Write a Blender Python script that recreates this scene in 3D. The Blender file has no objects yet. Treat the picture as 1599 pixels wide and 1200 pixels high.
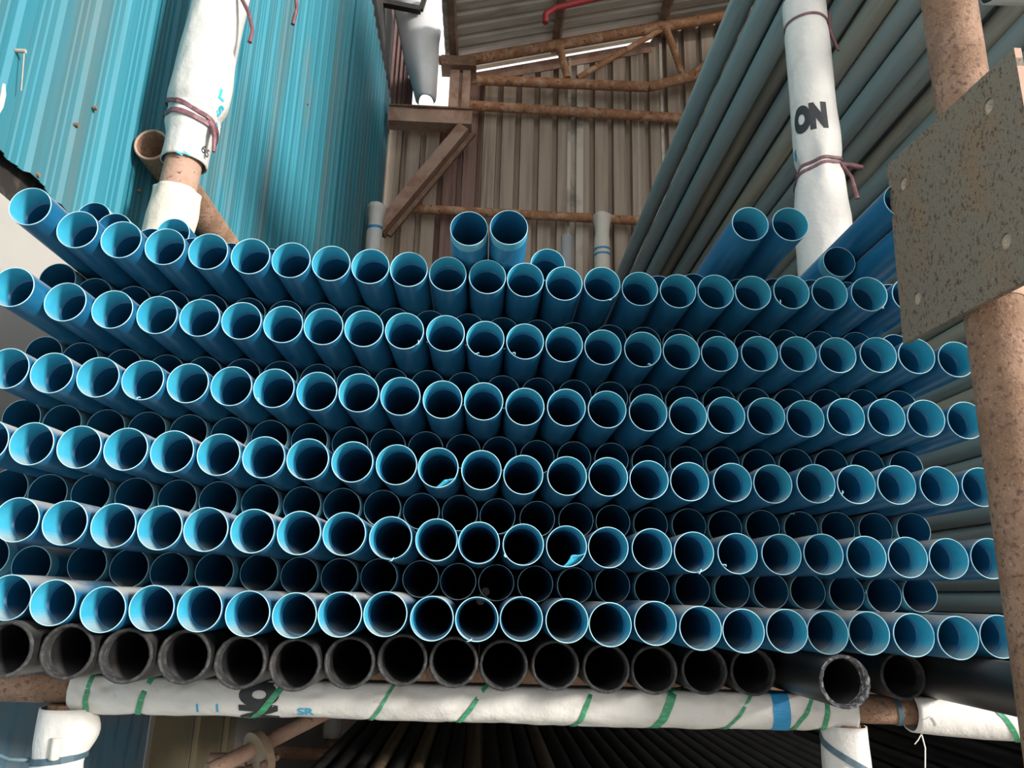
import bpy, bmesh, math, random
import numpy as np
from mathutils import Vector, Matrix, noise

random.seed(7)
scene = bpy.context.scene
COL = scene.collection
PI = math.pi

# ------------------------------------------------------------------ camera
EYE = 1.5                       # eye height above the floor
FPX, CX, CY = 1200.0, 799.5, 600.0
VPX, VPY, ROLL = 752.0, 930.0, 0.030
_y = np.array([(VPX - CX) / FPX, (VPY - CY) / FPX, 1.0]); _y /= np.linalg.norm(_y)
_x = np.array([math.cos(ROLL), math.sin(ROLL), 0.0]); _x -= _y * (_x @ _y); _x /= np.linalg.norm(_x)
_z = np.cross(_x, _y)
if _z[1] > 0: _z = -_z
AX = np.array([_x, _y, _z])     # world axes written in camera axes (right, down, forward)

def ray(px, py):
    w = AX @ np.array([(px - CX) / FPX, (py - CY) / FPX, 1.0])
    return w[0] / w[1], w[2] / w[1]

def at(px, py, Y):              # the point at depth Y that a pixel looks at
    u, v = ray(px, py)
    return Vector((u * Y, Y, v * Y + EYE))

def project(P):
    c = np.array([P[0], P[1], P[2] - EYE]) @ AX
    return CX + FPX * c[0] / c[2], CY + FPX * c[1] / c[2]

def atx(px, py, X):             # the point on the plane x = X
    u, v = ray(px, py)
    Y = X / u
    return Vector((X, Y, v * Y + EYE))

cam = bpy.data.cameras.new('camera'); cam_ob = bpy.data.objects.new('camera', cam); COL.objects.link(cam_ob)
cam.sensor_fit = 'HORIZONTAL'; cam.sensor_width = 36.0; cam.lens = 36.0 * FPX / 1599.0
cam.clip_start = 0.02
M = Matrix.Identity(4)
for r in range(3):
    M[r][0] = AX[r, 0]; M[r][1] = -AX[r, 1]; M[r][2] = -AX[r, 2]
M[2][3] = EYE
cam_ob.matrix_world = M
scene.camera = cam_ob

# ------------------------------------------------------------------ light
world = bpy.data.worlds.new('world'); scene.world = world; world.use_nodes = True
bg = world.node_tree.nodes['Background']
bg.inputs[0].default_value = (0.97, 0.98, 1.0, 1); bg.inputs[1].default_value = 1.35
sun = bpy.data.lights.new('sun', 'SUN'); sun.energy = 6.0; sun.angle = math.radians(11); sun.color = (1.0, 0.95, 0.89)
sun_ob = bpy.data.objects.new('sun', sun); COL.objects.link(sun_ob)
sun_ob.rotation_euler = Vector((-0.79, 0.56, -0.25)).to_track_quat('-Z', 'Y').to_euler()
sun_ob.location = (5, -8, 8)
vs = scene.view_settings
vs.view_transform = 'Standard'; vs.look = 'None'; vs.gamma = 1.0; vs.use_curve_mapping = False
vs.exposure = 0.06

# ------------------------------------------------------------------ materials
def new_mat(name):
    m = bpy.data.materials.new(name); m.use_nodes = True
    nt = m.node_tree; b = nt.nodes['Principled BSDF']
    return m, nt, b

def N(nt, t, **kw):
    n = nt.nodes.new(t)
    for k, v in kw.items():
        setattr(n, k, v)
    return n

def coords(nt, scale=(1, 1, 1), per_object=True, obj=True):
    tc = N(nt, 'ShaderNodeTexCoord'); mp = N(nt, 'ShaderNodeMapping')
    mp.inputs['Scale'].default_value = scale
    if obj: nt.links.new(tc.outputs['Object'], mp.inputs[0])
    else:
        g = N(nt, 'ShaderNodeNewGeometry'); nt.links.new(g.outputs['Position'], mp.inputs[0])
    if per_object:
        oi = N(nt, 'ShaderNodeObjectInfo'); mul = N(nt, 'ShaderNodeMath', operation='MULTIPLY'); mul.inputs[1].default_value = 50
        nt.links.new(oi.outputs['Random'], mul.inputs[0]); nt.links.new(mul.outputs[0], mp.inputs['Location'])
    return mp.outputs[0]

def noise_tex(nt, vec, scale, detail=6, rough=0.6, dist=0.0):
    n = N(nt, 'ShaderNodeTexNoise'); n.inputs['Scale'].default_value = scale; n.inputs['Detail'].default_value = detail
    n.inputs['Roughness'].default_value = rough; n.inputs['Distortion'].default_value = dist
    nt.links.new(vec, n.inputs['Vector']); return n.outputs['Fac']

def ramp(nt, fac, lo, hi):
    r = N(nt, 'ShaderNodeMapRange'); r.inputs['From Min'].default_value = lo; r.inputs['From Max'].default_value = hi
    r.interpolation_type = 'SMOOTHSTEP'
    nt.links.new(fac, r.inputs['Value']); return r.outputs['Result']

def mix(nt, fac, a, b):
    m = N(nt, 'ShaderNodeMix', data_type='RGBA')
    if isinstance(fac, (int, float)): m.inputs[0].default_value = fac
    else: nt.links.new(fac, m.inputs[0])
    for i, c in ((6, a), (7, b)):
        if isinstance(c, tuple): m.inputs[i].default_value = (*c, 1)
        else: nt.links.new(c, m.inputs[i])
    return m.outputs[2]

def bump(nt, b, h, strength=0.3, dist=0.01):
    n = N(nt, 'ShaderNodeBump'); n.inputs['Strength'].default_value = strength; n.inputs['Distance'].default_value = dist
    nt.links.new(h, n.inputs['Height']); nt.links.new(n.outputs[0], b.inputs['Normal'])

def mul(nt, a, k):
    m = N(nt, 'ShaderNodeMath', operation='MULTIPLY'); nt.links.new(a, m.inputs[0])
    if isinstance(k, (int, float)): m.inputs[1].default_value = k
    else: nt.links.new(k, m.inputs[1])
    return m.outputs[0]

def layered(name, base, layers, rough=0.6, metal=0.0, bmp=None, stretch=(1, 1, 1), per_object=True, spec=0.5, obj=True):
    """base colour with noise layers: (colour, scale, lo, hi, stretch)"""
    m, nt, b = new_mat(name)
    col = base
    for (c, sc, lo, hi, st) in layers:
        v = coords(nt, st, per_object, obj)
        col = mix(nt, ramp(nt, noise_tex(nt, v, sc), lo, hi), col, c)
    if isinstance(col, tuple): b.inputs['Base Color'].default_value = (*col, 1)
    else: nt.links.new(col, b.inputs['Base Color'])
    b.inputs['Roughness'].default_value = rough; b.inputs['Metallic'].default_value = metal
    b.inputs['Specular IOR Level'].default_value = spec
    if bmp:
        v = coords(nt, bmp[3] if len(bmp) > 3 else (1, 1, 1), per_object, obj)
        bump(nt, b, noise_tex(nt, v, bmp[0], 5), bmp[1], bmp[2])
    return m

def ring_mat(name, c1, c2, pitch, rough=0.45, strength=0.4):
    m, nt, b = new_mat(name)
    v = coords(nt, (1, 1, 1), False)
    w = N(nt, 'ShaderNodeTexWave', wave_type='BANDS', bands_direction='Y'); w.inputs['Scale'].default_value = 0.314 / pitch
    nt.links.new(v, w.inputs['Vector'])
    f = noise_tex(nt, coords(nt, (1, 1, 1), True), 14)
    col = mix(nt, ramp(nt, f, 0.35, 0.7), c1, c2)
    g = N(nt, 'ShaderNodeNewGeometry'); sx = N(nt, 'ShaderNodeSeparateXYZ'); nt.links.new(g.outputs['True Normal'], sx.inputs[0])
    d = mul(nt, mul(nt, ramp(nt, sx.outputs['Z'], 0.25, 0.95), ramp(nt, noise_tex(nt, coords(nt, (1, 1, 1), True), 9), 0.1, 0.5)), 0.72)
    nt.links.new(mix(nt, d, col, (0.50, 0.52, 0.48)), b.inputs['Base Color'])
    b.inputs['Roughness'].default_value = rough
    bump(nt, b, w.outputs['Fac'], strength, 0.0012)
    return m

def pipe_mat(name, c1, c2, dust, rough=0.33, amount=0.8):
    m, nt, b = new_mat(name)
    oi = N(nt, 'ShaderNodeObjectInfo')
    f = noise_tex(nt, coords(nt, (9, 1.2, 9)), 3)
    col = mix(nt, ramp(nt, f, 0.3, 0.75), c1, c2)
    g = N(nt, 'ShaderNodeNewGeometry'); sx = N(nt, 'ShaderNodeSeparateXYZ'); nt.links.new(g.outputs['Normal'], sx.inputs[0])
    up = ramp(nt, sx.outputs['Z'], 0.35, 0.95)                  # dust that has settled on top
    d = mul(nt, mul(nt, up, ramp(nt, noise_tex(nt, coords(nt, (1, .5, 1)), 9), 0.25, 0.6)), amount)
    nt.links.new(mix(nt, d, col, dust), b.inputs['Base Color'])
    r = N(nt, 'ShaderNodeMapRange'); r.inputs['To Min'].default_value = rough; r.inputs['To Max'].default_value = 0.85
    nt.links.new(d, r.inputs['Value']); nt.links.new(r.outputs[0], b.inputs['Roughness'])
    return m

MT = {}
MT['blue'] = pipe_mat('blue_pvc', (0.008, 0.105, 0.225), (0.013, 0.135, 0.265), (0.46, 0.45, 0.41), 0.33, 0.9)
MT['socket'] = ring_mat('machined_socket', (0.034, 0.355, 0.53), (0.056, 0.42, 0.585), 0.0026, 0.42, 0.35)
MT['thread'] = ring_mat('cut_thread', (0.06, 0.32, 0.45), (0.16, 0.42, 0.52), 0.0034, 0.5, 0.6)
MT['rim'] = layered('brightened_cut_edge', (0.42, 0.68, 0.76), [((0.24, 0.52, 0.64), 40, 0.4, 0.7, (1, 1, 1))], 0.6)  # chalky cut edge, made paler to carry the light it catches
MT['black'] = pipe_mat('black_polyethylene', (0.010, 0.010, 0.011), (0.018, 0.017, 0.017), (0.10, 0.095, 0.09), 0.42, 0.6)
MT['black_rim'] = layered('sawn_black_edge', (0.020, 0.020, 0.020), [((0.06, 0.058, 0.056), 60, 0.45, 0.7, (1, 1, 1))], 0.8, bmp=(150, 0.6, 0.004))
MT['bright_rim'] = layered('pale_speckled_edge', (0.07, 0.07, 0.07), [((0.36, 0.35, 0.34), 90, 0.46, 0.64, (1, 1, 1))], 0.8, bmp=(150, 0.6, 0.004))  # pale speckles over a dark sawn edge
MT['grey'] = layered('grey_pvc', (0.32, 0.385, 0.385), [((0.38, 0.37, 0.33), 1.6, 0.45, 0.7, (6, .5, 6)), ((0.23, 0.27, 0.27), 4, 0.5, 0.8, (5, .4, 5))], 0.36)
MT['grey_warm'] = layered('warm_lit_grey_pvc', (0.40, 0.375, 0.31), [((0.56, 0.46, 0.33), 1.5, 0.4, 0.7, (6, .5, 6)), ((0.27, 0.265, 0.24), 4, 0.5, 0.8, (5, .4, 5))], 0.42)  # beige tone paints in light reflected from the ground
MT['rust'] = layered('rusty_steel', (0.20, 0.112, 0.064), [((0.29, 0.175, 0.115), 9, 0.42, 0.66, (1, 1, 1)), ((0.11, 0.058, 0.038), 90, 0.50, 0.66, (1, 1, 1)), ((0.40, 0.28, 0.19), 220, 0.58, 0.72, (1, 1, 1)), ((0.13, 0.075, 0.055), 5, 0.62, 0.8, (1, 1, 1))], 0.85, bmp=(180, 0.7, 0.005))
MT['rust_pale'] = layered('pale_rusty_steel', (0.42, 0.27, 0.20), [((0.31, 0.165, 0.105), 5, 0.45, 0.65, (1, 1, 1)), ((0.15, 0.08, 0.055), 45, 0.60, 0.7, (1, 1, 1))], 0.85, bmp=(60, 0.4, 0.006))
MT['rust_orange'] = layered('orange_rusty_steel', (0.34, 0.155, 0.072), [((0.50, 0.30, 0.19), 9, 0.45, 0.65, (1, 1, 1)), ((0.14, 0.06, 0.032), 20, 0.55, 0.68, (1, 1, 1))], 0.85, bmp=(40, 0.4, 0.006))
MT['sack'] = layered('woven_sack', (0.60, 0.58, 0.54), [((0.50, 0.46, 0.39), 9, 0.52, 0.8, (1, 1, 1)), ((0.42, 0.37, 0.29), 34, 0.66, 0.8, (1, 1, 1))], 0.55, bmp=(14, 0.55, 0.012))
MT['sack_warm'] = layered('cream_cloth', (0.64, 0.58, 0.49), [((0.62, 0.52, 0.40), 14, 0.5, 0.75, (1, 1, 1))], 0.7, bmp=(40, 0.4, 0.008))
MT['dirty_sack'] = layered('grimy_sack', (0.42, 0.37, 0.30), [((0.22, 0.18, 0.13), 12, 0.45, 0.7, (1, 1, 1))], 0.8, bmp=(40, 0.4, 0.008))
MT['ink'] = layered('black_ink', (0.018, 0.020, 0.022), [((0.30, 0.30, 0.29), 90, 0.70, 0.75, (1, 1, 1))], 0.6)
MT['blue_ink'] = layered('blue_ink', (0.02, 0.30, 0.48), [], 0.6)
MT['cyan_ink'] = layered('cyan_ink', (0.03, 0.42, 0.55), [], 0.6)
MT['blue_tape'] = layered('blue_weave', (0.012, 0.20, 0.42), [((0.03, 0.30, 0.55), 60, 0.4, 0.7, (1, 1, 12))], 0.5)
MT['green_tie'] = layered('green_strapping', (0.03, 0.24, 0.11), [((0.08, 0.36, 0.19), 40, 0.4, 0.7, (1, 4, 4))], 0.4)
MT['mauve_cord'] = layered('mauve_strip', (0.13, 0.05, 0.06), [((0.24, 0.11, 0.125), 30, 0.45, 0.7, (1, 1, 1))], 0.5)
MT['slate_tie'] = layered('slate_strip', (0.045, 0.085, 0.11), [((0.08, 0.13, 0.16), 30, 0.45, 0.7, (1, 1, 1))], 0.45)
MT['string'] = layered('white_string', (0.7, 0.68, 0.62), [], 0.8)
MT['teal'] = None
MT['plate'] = layered('pitted_steel_plate', (0.19, 0.16, 0.12), [((0.22, 0.15, 0.095), 7, 0.45, 0.68, (1, 1, 1)), ((0.085, 0.055, 0.038), 130, 0.54, 0.64, (1, 1, .7)), ((0.10, 0.065, 0.045), 300, 0.55, 0.66, (1, 1, 1)), ((0.26, 0.24, 0.205), 60, 0.66, 0.75, (1, 1, 1))], 0.8, bmp=(90, 0.35, 0.003), spec=0.25)
MT['cream_disc'] = layered('cream_grain', (0.42, 0.35, 0.26), [((0.30, 0.22, 0.15), 160, 0.55, 0.66, (1, 1, 1))], 0.9, bmp=(120, 0.8, 0.006))  # cream grain for the discs set in the bolt holes
MT['white_wall'] = layered('limewashed_wall', (0.40, 0.385, 0.355), [((0.33, 0.315, 0.285), 1.6, 0.4, 0.75, (1, 1, 1)), ((0.42, 0.38, 0.30), 7, 0.62, 0.8, (1, 1, 1))], 0.85, bmp=(12, 0.2, 0.01))
MT['dark'] = layered('dark_gap_and_steel', (0.016, 0.014, 0.012), [((0.05, 0.04, 0.03), 20, 0.5, 0.7, (1, 1, 1))], 0.9)  # near-black painted in for shaded gaps, also used on the steel channel
MT['slate_sheet'] = layered('blue_grey_sheet', (0.14, 0.31, 0.43), [((0.24, 0.28, 0.31), 2.2, 0.42, 0.65, (1, 1, 1)), ((0.07, 0.16, 0.24), 6, 0.5, 0.75, (1, 3, .6))], 0.45)
MT['beige_sheet'] = layered('beige_sheet', (0.32, 0.27, 0.17), [((0.23, 0.19, 0.125), 3, 0.4, 0.7, (1, 1, 1))], 0.7)
MT['floor'] = layered('concrete_floor', (0.44, 0.41, 0.36), [((0.33, 0.30, 0.26), 1.5, 0.4, 0.7, (1, 1, 1))], 0.9, bmp=(20, 0.2, 0.01))
MT['red'] = layered('red_conduit', (0.40, 0.035, 0.045), [((0.30, 0.06, 0.05), 12, 0.5, 0.7, (1, 1, 1))], 0.5)
MT['tarp'] = layered('grey_white_film', (0.46, 0.46, 0.45), [((0.38, 0.40, 0.41), 2, 0.4, 0.7, (1, 1, 1))], 0.4)
MT['beige_pipe'] = layered('beige_pvc', (0.33, 0.24, 0.15), [((0.22, 0.16, 0.10), 5, 0.4, 0.7, (3, 1, 3))], 0.5)
MT['roof'] = layered('weathered_roof_sheet', (0.56, 0.50, 0.42), [((0.36, 0.31, 0.25), 1.2, 0.4, 0.7, (1, 5, 1)), ((0.62, 0.56, 0.48), 5, 0.6, 0.8, (1, 4, 1))], 0.6)

def streaky(name, base, layers, rough, spec=0.5, coat=0.0):
    m = layered(name, base, layers, rough, spec=spec, obj=False, per_object=False)
    m.node_tree.nodes['Principled BSDF'].inputs['Coat Weight'].default_value = coat
    return m
MT['teal'] = streaky('teal_painted_sheet', (0.027, 0.195, 0.255), [((0.044, 0.245, 0.315), 1.5, 0.4, 0.72, (1, 4, .18)), ((0.075, 0.145, 0.155), 1.1, 0.45, 0.75, (1, 3.5, .25)), ((0.022, 0.15, 0.20), 4, 0.55, 0.8, (1, 8, .10)), ((0.13, 0.16, 0.145), 0.8, 0.54, 0.85, (1, 2, .8))], 0.5, 0.35)
BROWN = [((0.30, 0.225, 0.165), 3, 0.4, 0.7, (5, 1, .2)), ((0.11, 0.07, 0.05), 2, 0.55, 0.75, (6, 1, .15))]
MT['brown'] = streaky('brown_grey_sheet', (0.42, 0.325, 0.245), BROWN, 0.7)
MT['red_brown'] = streaky('red_brown_sheet', (0.28, 0.165, 0.13), [((0.15, 0.07, 0.06), 3, 0.4, 0.7, (5, 1, .2)), ((0.25, 0.18, 0.14), 2, 0.5, 0.75, (6, 1, .15))], 0.7)
MT['pale_sheet'] = streaky('pale_translucent_sheet', (0.62, 0.54, 0.44), [((0.25, 0.20, 0.15), 1.5, 0.45, 0.65, (1, 1, 1))], 0.6)
MT['dark_red'] = streaky('dark_red_sheet', (0.10, 0.05, 0.045), [((0.05, 0.03, 0.03), 3, 0.4, 0.7, (1, 1, 1))], 0.8)

# ------------------------------------------------------------------ mesh helpers
class MB:
    def __init__(self): self.v = []; self.f = []; self.s = []
    def add(self, verts, faces, smooth=False):
        o = len(self.v); self.v += [tuple(p) for p in verts]
        self.f += [tuple(i + o for i in q) for q in faces]; self.s += [smooth] * len(faces)
    def grid(self, rows, close=False, smooth=True):
        n = len(rows[0]); vs = [p for r in rows for p in r]; fs = []
        for i in range(len(rows) - 1):
            for j in range(n if close else n - 1):
                k = (j + 1) % n
                fs.append((i * n + j, i * n + k, (i + 1) * n + k, (i + 1) * n + j))
        self.add(vs, fs, smooth)
    def box(self, a, b):
        (x0, y0, z0), (x1, y1, z1) = a, b
        v = [(x, y, z) for z in (z0, z1) for y in (y0, y1) for x in (x0, x1)]
        self.add(v, [(0, 2, 3, 1), (4, 5, 7, 6), (0, 1, 5, 4), (2, 6, 7, 3), (0, 4, 6, 2), (1, 3, 7, 5)])
    def bar(self, p, q, w, h, up=Vector((0, 0, 1))):      # rectangular bar from p to q
        p, q = Vector(p), Vector(q); d = (q - p).normalized(); s = d.cross(up).normalized(); t = s.cross(d)
        v = [c + s * a * w / 2 + t * b * h / 2 for c in (p, q) for a, b in ((-1, -1), (1, -1), (1, 1), (-1, 1))]
        self.add(v, [(0, 3, 2, 1), (4, 5, 6, 7), (0, 1, 5, 4), (1, 2, 6, 5), (2, 3, 7, 6), (3, 0, 4, 7)])
    def tube(self, pts, r, n=14, cap=True):
        pts = [Vector(p) for p in pts]; rows = []; prev = None
        for i, p in enumerate(pts):
            d = (pts[min(i + 1, len(pts) - 1)] - pts[max(i - 1, 0)]).normalized()
            if prev is None:
                a = d.cross(Vector((0, 0, 1)) if abs(d.z) < 0.9 else Vector((1, 0, 0))).normalized()
            else: a = (prev - d * prev.dot(d)).normalized()
            prev = a; b = d.cross(a); rr = r[i] if isinstance(r, (list, tuple)) else r
            rows.append([p + (a * math.cos(t) + b * math.sin(t)) * rr for t in (2 * PI * k / n for k in range(n))])
        self.grid(rows, True)
        if cap:
            o = len(self.v); self.v += [tuple(p) for p in rows[0]] + [tuple(p) for p in rows[-1]]
            self.f += [tuple(range(o + n - 1, o - 1, -1)), tuple(range(o + n, o + 2 * n))]; self.s += [False, False]
    def ribbon(self, centres, normals, sides, w, t):       # flat strap with thickness t lying along centres
        rows = []
        for c, nn, sd in zip(centres, normals, sides):
            c, nn, sd = Vector(c), Vector(nn), Vector(sd)
            rows.append([c - sd * w / 2, c - sd * w / 2 + nn * t, c + sd * w / 2 + nn * t, c + sd * w / 2])
        self.grid(rows, True, False)
        o = len(self.v); self.v += [tuple(p) for p in rows[0]] + [tuple(p) for p in rows[-1]]
        self.f += [(o, o + 1, o + 2, o + 3), (o + 7, o + 6, o + 5, o + 4)]; self.s += [False, False]
    def mesh(self, name):
        me = bpy.data.meshes.new(name); me.from_pydata(self.v, [], self.f)
        me.polygons.foreach_set('use_smooth', self.s); me.update(); return me
    def build(self, name, mat, parent=None, recalc=False):
        me = self.mesh(name)
        if recalc:
            bm = bmesh.new(); bm.from_mesh(me); bmesh.ops.recalc_face_normals(bm, faces=bm.faces); bm.to_mesh(me); bm.free()
        me.materials.append(mat)
        return link(name, me, parent)

def link(name, me, parent=None):
    o = bpy.data.objects.new(name, me); COL.objects.link(o)
    if parent is not None:
        o.parent = parent
        # geometry is written in world space: cancel the parent's own placement
        o.matrix_parent_inverse = parent_world(parent).inverted()
    return o

def parent_world(o):
    m = Matrix.LocRotScale(o.location, o.rotation_euler, o.scale)
    if o.parent is not None: m = parent_world(o.parent) @ o.matrix_parent_inverse @ m
    return m

def tag(o, label, cat=None, group=None, kind=None):
    o['label'] = label
    if cat: o['category'] = cat
    if group: o['group'] = group
    if kind: o['kind'] = kind
    return o

def thing(name, loc, label, cat, group=None, kind=None):
    o = bpy.data.objects.new(name, None); COL.objects.link(o); o.location = loc; o.empty_display_size = 0.05
    return tag(o, label, cat, group, kind)

class Sleeve:
    """cloth or steel skin round a straight axis; angle 0 faces the camera side, +90 deg is right (post) or down (beam)"""
    def __init__(self, p, q, rfun):
        self.p, self.q = Vector(p), Vector(q); self.L = (self.q - self.p).length
        self.e = (self.q - self.p).normalized()
        f = Vector((0, -1, 0)); self.e1 = (f - self.e * f.dot(self.e)).normalized(); self.e2 = self.e.cross(self.e1)
        self.r = rfun
        c = (self.p + self.q) / 2; v = Vector((0, 0, EYE)) - c; self.face = math.atan2(v.dot(self.e2), v.dot(self.e1))
    def normal(self, a): return self.e1 * math.cos(a) + self.e2 * math.sin(a)
    def pt(self, s, a, dr=0.0):
        return self.p + self.e * s + self.normal(a) * (self.r(s, a) + dr)
    def find(self, px, py):                               # place on the camera side of the skin that a pixel looks at
        best = None
        for c in range(-70, 71):
            a = self.face + c * 0.02
            n = self.normal(a)
            lo, hi = 0.0, self.L
            for _ in range(30):                            # the row is monotonic along the axis
                s = (lo + hi) / 2; q = project(self.pt(s, a))
                k = (q[1] > py) if abs(self.e.z) > 0.5 else (q[0] < px)
                lo, hi = (s, hi) if k else (lo, s)
            q = project(self.pt(s, a)); d = abs(q[0] - px) + abs(q[1] - py)
            if best is None or d < best[0]: best = (d, s, a)
        return best[1], best[2]
    def skin(self, mb, s0, s1, ns, na=40, inner=0.004):
        rows = [[self.pt(s0 + (s1 - s0) * i / ns, 2 * PI * j / na) for j in range(na)] for i in range(ns + 1)]
        lip0 = [self.pt(s0, 2 * PI * j / na, -inner) for j in range(na)]; lip1 = [self.pt(s1, 2 * PI * j / na, -inner) for j in range(na)]
        mb.grid([lip0] + rows + [lip1], True)
    def tie(self, mb, s0, pitch, w, t=0.0015, a0=-PI, a1=PI, n=44, lift=0.001):
        c, nn, sd = [], [], []
        for k in range(n + 1):
            a = a0 + (a1 - a0) * k / n; s = s0 + pitch * a
            c.append(self.pt(s, a, lift)); nn.append(self.normal(a))
            tang = (self.e2 * math.cos(a) - self.e1 * math.sin(a)) * self.r(s, a) + self.e * pitch
            sd.append(tang.normalized().cross(nn[-1]).normalized())
        mb.ribbon(c, nn, sd, w, t)
    def text(self, txt, size, s0, a0, rot, mat, parent, name='printed_letters', bold=0.0, width=1.0):
        cu = bpy.data.curves.new('t', 'FONT'); cu.body = txt; cu.size = 1.0; cu.align_x = 'CENTER'; cu.align_y = 'CENTER'
        cu.offset = bold; cu.resolution_u = 6
        ob = bpy.data.objects.new('t', cu); COL.objects.link(ob)
        dg = bpy.context.evaluated_depsgraph_get(); me = bpy.data.meshes.new_from_object(ob.evaluated_get(dg))
        bpy.data.objects.remove(ob); bpy.data.curves.remove(cu)
        bm = bmesh.new(); bm.from_mesh(me); bmesh.ops.triangulate(bm, faces=bm.faces)
        for _ in range(2): bmesh.ops.subdivide_edges(bm, edges=[e for e in bm.edges if e.calc_length() > 0.15], cuts=1)
        bmesh.ops.triangulate(bm, faces=bm.faces)
        c, s = math.cos(rot), math.sin(rot)
        for v in bm.verts:
            x, y = v.co.x * size * width, v.co.y * size
            ss = s0 + x * s + y * c; arc = x * c - y * s
            a = a0 + arc / self.r(s0, a0)
            v.co = self.pt(ss, a, 0.0012)
        bmesh.ops.recalc_face_normals(bm, faces=bm.faces)
        bm.to_mesh(me); bm.free(); me.name = name; me.materials.clear(); me.materials.append(mat)
        return link(name, me, parent)

def nz(x, y, z): return noise.noise(Vector((x, y, z)))

ONES = ['', 'first', 'second', 'third', 'fourth', 'fifth', 'sixth', 'seventh', 'eighth', 'ninth']
ORD = ONES[1:] + ['tenth', 'eleventh', 'twelfth', 'thirteenth', 'fourteenth', 'fifteenth', 'sixteenth', 'seventeenth', 'eighteenth', 'nineteenth']
for tens, tenth in (('twenty', 'twentieth'), ('thirty', 'thirtieth'), ('forty', 'fortieth')):
    ORD += [tenth] + [tens + '-' + w for w in ONES[1:]]

# ------------------------------------------------------------------ the shed
XW = -1.36                      # left wall
YT, YB = 8.05, 8.30             # roof truss and back wall
def chord(x): return 6.427 + 0.2665 * x + EYE       # top chord height
def Zr(z): return z + EYE

mb = MB(); mb.box((-6, -9, -0.1), (9, 10, 0)); o = mb.build('floor', MT['floor']); tag(o, 'dusty grey concrete floor of the shed', 'floor', kind='structure')

def trapezoid(t, pitch, rib, depth, slope):
    """profile depth at running position t: flat pans with narrow ribs"""
    x = (t / pitch) % 1.0 * pitch
    if x < rib / 2 or x > pitch - rib / 2: return depth
    d = min(x - rib / 2, pitch - rib / 2 - x)
    return depth * max(0.0, 1 - d / slope)

def stations(a, b, pitch, rib, slope, extra=()):
    s = {a, b}
    k = math.floor(a / pitch) - 1
    while k * pitch < b + pitch:
        for d in (-rib / 2 - slope, -rib / 2, rib / 2, rib / 2 + slope) + tuple(extra):
            t = k * pitch + d
            if a < t < b: s.add(t)
        k += 1
    return sorted(s)

# left wall: teal corrugated sheets above, limewashed wall below
zb, zt = Zr(1.137), Zr(5.86)
wl = thing('wall_left', (XW, 4.5, zb), 'teal painted corrugated sheet wall above the white wall', 'wall', kind='structure')
y = 0.9; k = 0
while y < 8.2:
    y1 = min(y + 0.86, 8.24); mb = MB(); rows = [[], [], [], []]
    dx = 0.006 * (k % 2)
    st = stations(y, y1, 0.172, 0.05, 0.016, (0.06, 0.066, 0.072, 0.095, 0.101, 0.107))
    for t in st:
        d = trapezoid(t, 0.172, 0.05, 0.012, 0.018)
        f = (t / 0.172) % 1.0 * 0.172
        if abs(f - 0.066) < 0.003 or abs(f - 0.101) < 0.003: d += 0.0035
        rag = 0.02 * nz(t * 5, 3, 1) + 0.012 * nz(t * 21, 5, 2)
        rows[0].append((XW - dx + d, t, zb + rag)); rows[1].append((XW - dx + d, t, zt))
        rows[2].append((XW - dx + d - 0.003, t, zt)); rows[3].append((XW - dx + d - 0.003, t, zb + rag))
    mb.grid(rows + [rows[0]], False, False)
    mb.build('wall_sheet', MT['teal'], wl)
    y = y1 - 0.02 if y1 < 8.23 else 9; k += 1
for px, py in ((118, 195), (148, 169), (57, 273), (217, 298), (480, 163), (547, 290)):
    p = atx(px, py, XW + 0.004); mb = MB(); mb.tube([p - Vector((0.004, 0, 0)), p + Vector((0.008, 0, 0))], 0.007, 8); mb.build('sheet_screw', MT['rust'], wl)
mb = MB(); n = 40                                        # added dark backing that hides the sky above the wall's far end
r0 = [(XW - 0.03, 4.6 + 3.75 * i / n, zt - 0.05) for i in range(n + 1)]; r1 = [(XW - 0.03, 4.6 + 3.75 * i / n, zt + 1.1 + 0.1 * nz(i * .6, 1, 5)) for i in range(n + 1)]
mb.grid([r0, r1], False, False); mb.build('dark_backing', MT['dark'], wl)

mb = MB()
ys = [0.5 + 0.25 * i for i in range(32)]
top = [Zr(1.04) + 0.02 * nz(v * 3, 0, 0) for v in ys]
rows = [[(XW - 0.02, v, Zr(-0.20)) for v in ys], [(XW - 0.02, v, t) for v, t in zip(ys, top)], [(XW - 0.16, v, t) for v, t in zip(ys, top)], [(XW - 0.16, v, Zr(-0.20)) for v in ys]]
mb.grid(rows + [rows[0]], False, False)
mb.box((XW - 0.16, 0.5, 0), (XW - 0.02, 8.25, Zr(-0.20)))
o = mb.build('wall_lower_left', MT['white_wall']); tag(o, 'limewashed white masonry wall under the teal sheets', 'wall', kind='structure')
mb = MB(); mb.box((XW - 0.12, 0.5, Zr(0.98)), (XW - 0.035, 8.2, Zr(1.3))); o = mb.build('shade_strip_1', MT['dark']); tag(o, 'added dark strip for the shaded gap between teal sheets and white wall', 'shade_strip', kind='structure')  # added board, near-black to stand in for the gap's shade

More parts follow.
